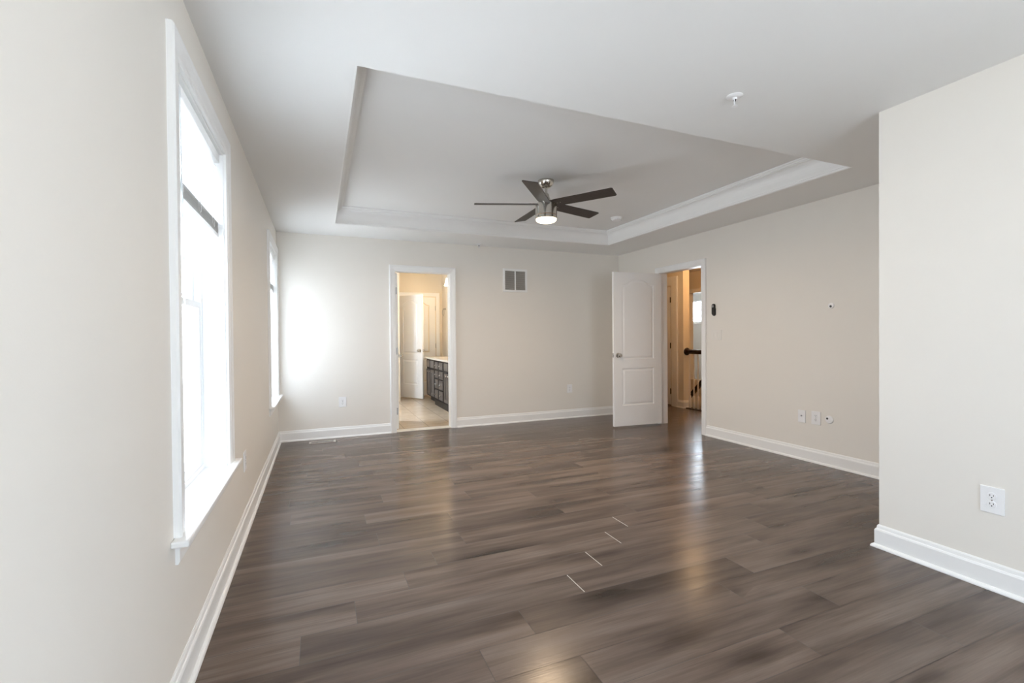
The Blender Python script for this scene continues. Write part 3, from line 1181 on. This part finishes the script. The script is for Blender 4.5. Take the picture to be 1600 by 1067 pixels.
# stair railing
sr = thing('stair_railing', 'level dark wooden handrail on pale balusters along the stairwell, seen through hall doorway', 'railing', (6.07, 5.999, 0.012))
bm = B()
hp = [(-0.030, 0.900), (-0.032, 0.915), (-0.024, 0.926), (-0.030, 0.940), (-0.028, 0.958), (-0.014, 0.969), (0.014, 0.969), (0.028, 0.958), (0.030, 0.940), (0.024, 0.926), (0.032, 0.915), (0.030, 0.900)]
A = [bm.verts.new((p[0], -0.02, p[1] - 0.012)) for p in hp]
C = [bm.verts.new((p[0], -2.8, p[1] - 0.012)) for p in hp]
for i in range(len(hp)):
    j = (i + 1) % len(hp)
    f = bm.faces.new((A[i], A[j], C[j], C[i]))
bm.faces.new(A)
bm.faces.new(C[::-1])
obj('handrail', bm, RAILW, sr)
bm = B()
lathe(bm, [(0.062, 0.0), (0.064, 0.008), (0.058, 0.016), (0.050, 0.020), (0, 0.021)], 32, (0, 0, 0.923), '-Y')
obj('rosette', bm, RAILW, sr)
for i in range(24):
    yy = -0.07 - i * 0.088
    bm = B()
    box(bm, (-0.015, yy - 0.015, 0), (0.015, yy + 0.015, 0.20), 0.002)
    lathe(bm, [(0.014, 0.20), (0.009, 0.215), (0.013, 0.23), (0.0115, 0.28), (0.009, 0.70), (0.010, 0.889)], 12, (0, yy, 0))
    obj('baluster', bm, BALUS, sr)
# lower flight handrail
lr = thing('stair_handrail', 'sloping dark handrail of the lower stair flight behind the balusters', 'handrail', (6.9, 6.9, -1.4))
bm = B()
sweep(bm, [(0, 0, 1.36), (0, -1.4, 2.72)], (1, 0, 0), [(-0.035, -0.022), (0.035, -0.022), (0.035, 0.022), (-0.035, 0.022)])
obj('rail', bm, RAILW, lr)
for k in range(3):
    yy = -0.10 - 0.5 * k
    bm = B()
    box(bm, (-0.018, yy - 0.018, 0.0), (0.018, yy + 0.018, 1.34 - yy * 0.971), 0.002)
    obj('post', bm, BALUS, lr)
# hall ceiling lamp
hl = thing('ceiling_lamp', 'warm flush ceiling lamp of the hall, out past the doorway head', 'lamp', (5.55, 5.3, H))
bm = B()
lathe(bm, [(0.0, 0), (0.16, 0), (0.16, 0.018), (0.14, 0.022), (0, 0.022)], 36, axis='-Z')
obj('base', bm, BRONZE, hl)
bm = B()
lathe(bm, [(0.14, 0.022), (0.135, 0.05), (0.11, 0.08), (0.06, 0.10), (0, 0.105)], 36, axis='-Z')
obj('bowl', bm, SHADE, hl)
lamp_light((5.55, 5.3, H - 0.14), 4.2, (1.0, 0.62, 0.30), 0.08, name='hall_lamp_light')
hl2 = copy_thing(hl, (6.66, 5.55, H), 0, 'unseen warm flush ceiling lamp added above the stairwell')  # added lamp, out of view, warms the wall across the stairwell
lamp_light((6.66, 5.55, H - 0.14), 9.0, (1.0, 0.50, 0.18), 0.08, name='added_stair_light')

# ------------------------------------------------------------------ ceiling fan
FX, FY = 2.367, 3.793
fan = thing('ceiling_fan', 'brushed nickel ceiling fan with five dark blades and lit round lamp', 'ceiling fan', (FX, FY, HT))
bm = B()
lathe(bm, [(0.0, 0), (0.073, 0), (0.073, 0.012), (0.068, 0.030), (0.056, 0.050), (0.040, 0.062), (0.026, 0.068), (0.018, 0.069)], 48, axis='-Z')
obj('canopy', bm, NICKEL, fan)
bm = B()
cyl(bm, (0, 0, -0.060), (0, 0, -0.150), 0.0125, n=20)
obj('downrod', bm, NICKEL, fan)
bm = B()
lathe(bm, [(0.0125, 0.118), (0.022, 0.120), (0.028, 0.132), (0.030, 0.150), (0.041, 0.172), (0.044, 0.192), (0.052, 0.200), (0.052, 0.206), (0, 0.206)], 36, axis='-Z')
obj('coupling', bm, NICKEL, fan)
for k in range(3):
    a = k * 2 * PI / 3 + 0.6
    bm = B()
    cyl(bm, (0.028 * math.cos(a), 0.028 * math.sin(a), -0.160), (0.040 * math.cos(a), 0.040 * math.sin(a), -0.160), 0.006, n=10)
    obj('screw', bm, CHROME, fan)
bm = B()
lathe(bm, [(0.0, 0.203), (0.070, 0.203), (0.086, 0.207), (0.098, 0.216), (0.098, 0.316), (0, 0.316)], 64, axis='-Z')
obj('motor_housing', bm, NICKEL, fan)
bm = B()
lathe(bm, [(0, 0.316), (0.0945, 0.316), (0.0945, 0.321), (0, 0.321)], 64, axis='-Z')
obj('groove', bm, mat('copper_groove', (0.35, 0.20, 0.12), 0.35, 0.9, var=0.05), fan)
bm = B()
lathe(bm, [(0, 0.321), (0.098, 0.321), (0.099, 0.346), (0.096, 0.349), (0, 0.349)], 64, axis='-Z')
obj('light_ring', bm, NICKEL, fan)
bm = B()
lathe(bm, [(0.094, 0.349), (0.094, 0.356), (0.089, 0.365), (0.076, 0.374), (0.052, 0.380), (0.024, 0.3825), (0, 0.383)], 64, axis='-Z')
obj('glass_shade', bm, BULB, fan)
for k in range(5):
    a = R(160 + 72 * k)
    M4 = Matrix.Translation((0, 0, HT * 0 - 0.215)) @ Matrix.Rotation(a, 4, 'Z') @ Matrix.Rotation(R(-12), 4, 'X')
    bm = B()
    n0, n1 = 0.060, 0.655
    th = 0.0035
    out = [(n0, -0.050), (0.10, -0.058), (n1 - 0.012, -0.066), (n1, -0.058), (n1 - 0.006, 0.058), (n1 - 0.018, 0.066), (0.10, 0.058), (n0, 0.050)]
    lo = [bm.verts.new((x, y_, -th)) for x, y_ in out]
    hi = [bm.verts.new((x, y_, th)) for x, y_ in out]
    bm.faces.new(lo[::-1])
    bm.faces.new(hi)
    for i in range(len(out)):
        j = (i + 1) % len(out)
        bm.faces.new((lo[i], lo[j], hi[j], hi[i]))
    bmesh.ops.transform(bm, matrix=M4, verts=bm.verts[:])
    bl = obj('blade', bm, BLADE, fan)
    bm = B()
    box(bm, (0.040, -0.022, th), (0.160, 0.022, th + 0.004), 0.001)
    for xx in (0.115, 0.145):
        cyl(bm, (xx, 0, -th - 0.002), (xx, 0, th + 0.006), 0.005, n=10)
    bmesh.ops.transform(bm, matrix=M4, verts=bm.verts[:])
    obj('blade_iron', bm, NICKEL, bl)
lamp_light((FX, FY, HT - 0.387), 11.0, (1.0, 0.74, 0.48), kind='AREA', name='fan_lamp_light', size=0.175)


# ------------------------------------------------------------------ wall fittings (local: facing -y, flat on y = 0)
def plate(bm, w, h, th=0.006):
    box(bm, (-w / 2, -th, -h / 2), (w / 2, 0, h / 2), 0.0025, 3)


def outlet(loc, rz, label, w=0.074, h=0.118, first=[None]):
    if first[0] is not None:
        return copy_thing(first[0], loc, rz, label, 'duplex wall outlets')
    t = thing('wall_outlet', label, 'outlet', loc, rz, 'duplex wall outlets')
    bm = B()
    plate(bm, w, h)
    obj('cover_plate', bm, PLATE, t)
    for zz in (0.0195, -0.0195):
        bm = B()
        lathe(bm, [(0, 0.006), (0.0165, 0.006), (0.0165, 0.0078), (0.0155, 0.0085), (0, 0.0085)], 32, (0, 0, zz), '-Y')
        rc = obj('receptacle', bm, PLATE, t)
        bm = B()
        box(bm, (-0.0075, -0.0090, zz - 0.001), (-0.0053, -0.0080, zz + 0.008))
        box(bm, (0.0053, -0.0090, zz), (0.0075, -0.0080, zz + 0.007))
        cyl(bm, (0, -0.0080, zz - 0.0065), (0, -0.0090, zz - 0.0065), 0.0027, n=12)
        obj('slot', bm, DARK, rc)
    bm = B()
    cyl(bm, (0, -0.006, 0), (0, -0.0072, 0), 0.003, n=12)
    obj('screw', bm, CHROME, t)
    first[0] = t
    return t


RF, RRT, RLF = 0.0, R(-90), R(90)
outlet((XJ, 1.142, 0.418), RRT, 'white wall outlet nearest the viewer, low on the right front wall', 0.086, 0.124)
outlet((0.700, D, 0.428), RF, 'white wall outlet low on the far wall between corner window and bathroom door')
outlet((3.849, D, 0.432), RF, 'white wall outlet low on the far wall left of the open door')
outlet((0, 3.357, 0.432), RLF, 'white wall outlet on the left wall past the near window sill')
outlet((XR, 2.913, 0.420), RRT, 'white wall outlet on the right wall between coax plate and round cable plate')

cp = thing('coax_plate', 'white plate with one small coax jack, leftmost of the low right wall fittings', 'wall plate', (XR, 3.052, 0.417), RRT)
bm = B()
plate(bm, 0.074, 0.118)
obj('cover_plate', bm, PLATE, cp)
bm = B()
cyl(bm, (0, -0.006, 0.006), (0, -0.010, 0.006), 0.0065, n=6)
cyl(bm, (0, -0.010, 0.006), (0, -0.018, 0.006), 0.0045, n=16)
obj('jack', bm, STEEL, cp)


def grommet(name, loc, rz, r, hole, off, label):
    t = thing(name, label, 'cable cover', loc, rz)
    bm = B()
    lathe(bm, [(0, 0), (r, 0), (r, 0.004), (r * 0.9, 0.010), (r * 0.55, 0.012), (0, 0.012)], 32, axis='-Y')
    obj('cover', bm, PLATE, t)
    bm = B()
    lathe(bm, [(0, 0.0115), (hole, 0.0115), (hole * 0.9, 0.013), (0, 0.0132)], 20, (off[0], 0, off[1]), '-Y')
    obj('hole', bm, DARK, t)
    return t


grommet('cable_grommet', (XR, 2.790, 0.425), RRT, 0.036, 0.010, (-0.014, 0.008), 'round white cable cover with black hole, low right wall, right of the outlet')
grommet('cable_grommet', (XR, 2.772, 1.460), RRT, 0.026, 0.011, (0.0, -0.006), 'small round white cover with black hole high on the right wall')

# switch plate
sw = thing('light_switch', 'wall-coloured wide light switch plate beside the hall doorway', 'light switch', (XR, 4.092, 1.205), RRT)
bm = B()
plate(bm, 0.163, 0.118)
obj('cover_plate', bm, SWPL, sw)
for xx in (-0.046, 0, 0.046):
    bm = B()
    box(bm, (xx - 0.0165, -0.0085, -0.033), (xx + 0.0165, -0.006, 0.033), 0.001)
    obj('rocker', bm, SWPL, sw)

# fan remote in its cradle
rm = thing('fan_remote', 'black oval fan remote in a cradle on the wall right of the hall doorway', 'remote control', (XR, 4.120, 1.432), RRT)
bm = B()


def capsule(bm, w, h, y0, y1, zc, n=14):
    pts = []
    r = w / 2
    for i in range(n + 1):
        a = PI * i / n
        pts.append((r * math.cos(a), zc + h / 2 - r + r * math.sin(a)))
    for i in range(n + 1):
        a = PI + PI * i / n
        pts.append((r * math.cos(a), zc - h / 2 + r + r * math.sin(a)))
    A = [bm.verts.new((p[0], y0, p[1])) for p in pts]
    C = [bm.verts.new((p[0] * 0.86, y1, (p[1] - zc) * 0.95 + zc)) for p in pts]
    M = [bm.verts.new((p[0], y0 * 0.35 + y1 * 0.65, p[1])) for p in pts]
    k = len(pts)
    for P_, Q_ in ((A, M), (M, C)):
        for i in range(k):
            j = (i + 1) % k
            f = bm.faces.new((P_[i], P_[j], Q_[j], Q_[i]))
            f.smooth = True
    bm.faces.new(A)
    bm.faces.new(C)


capsule(bm, 0.050, 0.10, 0, -0.012, 0.045)
obj('cradle', bm, BLACKP, rm)
bm = B()
capsule(bm, 0.043, 0.134, -0.004, -0.024, 0.070)
rb = obj('body', bm, BLACKP, rm)
bm = B()
lathe(bm, [(0, 0.0235), (0.015, 0.0235), (0.0145, 0.0260), (0.006, 0.0262), (0, 0.0262)], 24, (0, 0, 0.108), '-Y')
obj('button_pad', bm, GREYP, rb)
for r_ in range(2):
    for c_ in range(2):
        bm = B()
        lathe(bm, [(0, 0.0235), (0.0055, 0.0235), (0.005, 0.0255), (0, 0.0256)], 14, (-0.008 + c_ * 0.016, 0, 0.068 - r_ * 0.020), '-Y')
        obj('button', bm, BLACKP, rb)

# return air grille
vw, vh = 0.366, 0.322
av = thing('air_vent', 'white framed return air grille with grey louvres on the far wall', 'vent', (2.990, D, 1.990))
bm = B()
b_ = 0.030
for a, c in (((-vw / 2, -vh / 2), (vw / 2, -vh / 2 + b_)), ((-vw / 2, vh / 2 - b_), (vw / 2, vh / 2)), ((-vw / 2, -vh / 2 + b_), (-vw / 2 + b_, vh / 2 - b_)), ((vw / 2 - b_, -vh / 2 + b_), (vw / 2, vh / 2 - b_))):
    box(bm, (a[0], -0.012, a[1]), (c[0], 0, c[1]), 0.002)
obj('frame', bm, TRIM, av)
bm = B()
box(bm, (-0.009, -0.012, -vh / 2 + b_), (0.009, -0.001, vh / 2 - b_), 0.002)
obj('mullion', bm, TRIM, av)
bm = B()
box(bm, (-vw / 2 + b_, -0.0010, -vh / 2 + b_), (vw / 2 - b_, 0.0, vh / 2 - b_))
obj('backing', bm, mat('vent_backing', (0.32, 0.305, 0.29), 0.8, var=0.05), av)
for s0, s1 in ((-vw / 2 + b_, -0.009), (0.009, vw / 2 - b_)):
    bm = B()
    z = -vh / 2 + b_ + 0.008
    while z < vh / 2 - b_ - 0.006:
        v = [bm.verts.new(p) for p in ((s0, -0.0015, z + 0.006), (s1, -0.0015, z + 0.006), (s1, -0.0095, z - 0.003), (s0, -0.0095, z - 0.003))]
        bm.faces.new(v)
        z += 0.0135
    bmesh.ops.solidify(bm, geom=bm.faces[:], thickness=0.0008)
    obj('louvers', bm, LOUV, av)

# floor register
fr = thing('floor_register', 'metal floor register with slots by the far wall, below the corner window', 'vent', (0.467, 5.803, 0.0))
bm = B()
L2, W2 = 0.143, 0.052
box(bm, (-L2, -W2, 0), (-L2 + 0.024, W2, 0.006), 0.002)
box(bm, (L2 - 0.024, -W2, 0), (L2, W2, 0.006), 0.002)
box(bm, (-L2 + 0.024, -W2, 0), (L2 - 0.024, -W2 + 0.010, 0.006), 0.002)
box(bm, (-L2 + 0.024, W2 - 0.010, 0), (L2 - 0.024, W2, 0.006), 0.002)
obj('frame', bm, REGM, fr)
bm = B()
box(bm, (-L2 + 0.024, -W2 + 0.010, 0.0), (L2 - 0.024, W2 - 0.010, 0.0012))
obj('opening', bm, DARK, fr)
bm = B()
x = -L2 + 0.032
while x < L2 - 0.028:
    box(bm, (x, -W2 + 0.010, 0.0012), (x + 0.003, W2 - 0.010, 0.0025))
    x += 0.0130
box(bm, (-L2 + 0.024, -0.002, 0.0012), (L2 - 0.024, 0.002, 0.003))
obj('grille', bm, REGM, fr)


# sprinklers and smoke detector
def sprinkler(x, y_, label):
    t = thing('sprinkler_head', label, 'sprinkler', (x, y_, H), R(35), 'ceiling sprinkler heads')
    bm = B()
    lathe(bm, [(0, 0), (0.039, 0), (0.040, 0.003), (0.030, 0.009), (0.022, 0.011), (0, 0.011)], 36, axis='-Z')
    obj('escutcheon', bm, PLATE, t)
    bm = B()
    lathe(bm, [(0, 0.010), (0.012, 0.010), (0.012, 0.020), (0, 0.020)], 18, axis='-Z')
    for s in (-1, 1):
        tube(bm, [(s * 0.011, 0, -0.018), (s * 0.015, 0, -0.030), (s * 0.011, 0, -0.044), (0, 0, -0.052)], 0.0028, 8)
    obj('body', bm, PLATE, t)
    bm = B()
    cyl(bm, (0, 0, -0.020), (0, 0, -0.050), 0.0028, n=10)
    cyl(bm, (0, 0, -0.020), (0, 0, -0.030), 0.008, 0.004, n=12)
    obj('bulb', bm, DARK, t)
    bm = B()
    lathe(bm, [(0, 0.052), (0.014, 0.052), (0.0145, 0.0535), (0, 0.0545)], 20, axis='-Z')
    obj('deflector', bm, PLATE, t)
    return t


s1 = sprinkler(2.448, 1.788, 'white sprinkler head nearest the viewer, on the flat ceiling before the recess')
s2 = copy_thing(s1, (2.415, 5.86, H), R(20), 'tiny sprinkler head on the ceiling edge above the far wall', 'ceiling sprinkler heads')
sd = thing('smoke_detector', 'round white smoke detector on the recessed ceiling right of the fan', 'smoke detector', (3.751, 4.669, HT))
bm = B()
lathe(bm, [(0, 0), (0.066, 0), (0.067, 0.006), (0.062, 0.010), (0, 0.010)], 40, axis='-Z')
obj('base', bm, PLATE, sd)
bm = B()
lathe(bm, [(0, 0.010), (0.058, 0.010), (0.058, 0.014), (0.060, 0.016), (0.059, 0.026), (0.050, 0.036), (0.020, 0.040), (0, 0.040)], 40, axis='-Z')
obj('body', bm, PLATE, sd)
bm = B()
for k in range(16):
    a = 2 * PI * k / 16
    cyl(bm, (0.0535 * math.cos(a), 0.0535 * math.sin(a), -0.031), (0.0575 * math.cos(a), 0.0575 * math.sin(a), -0.0305), 0.003, n=6)
obj('grille_slot', bm, GREYP, sd)
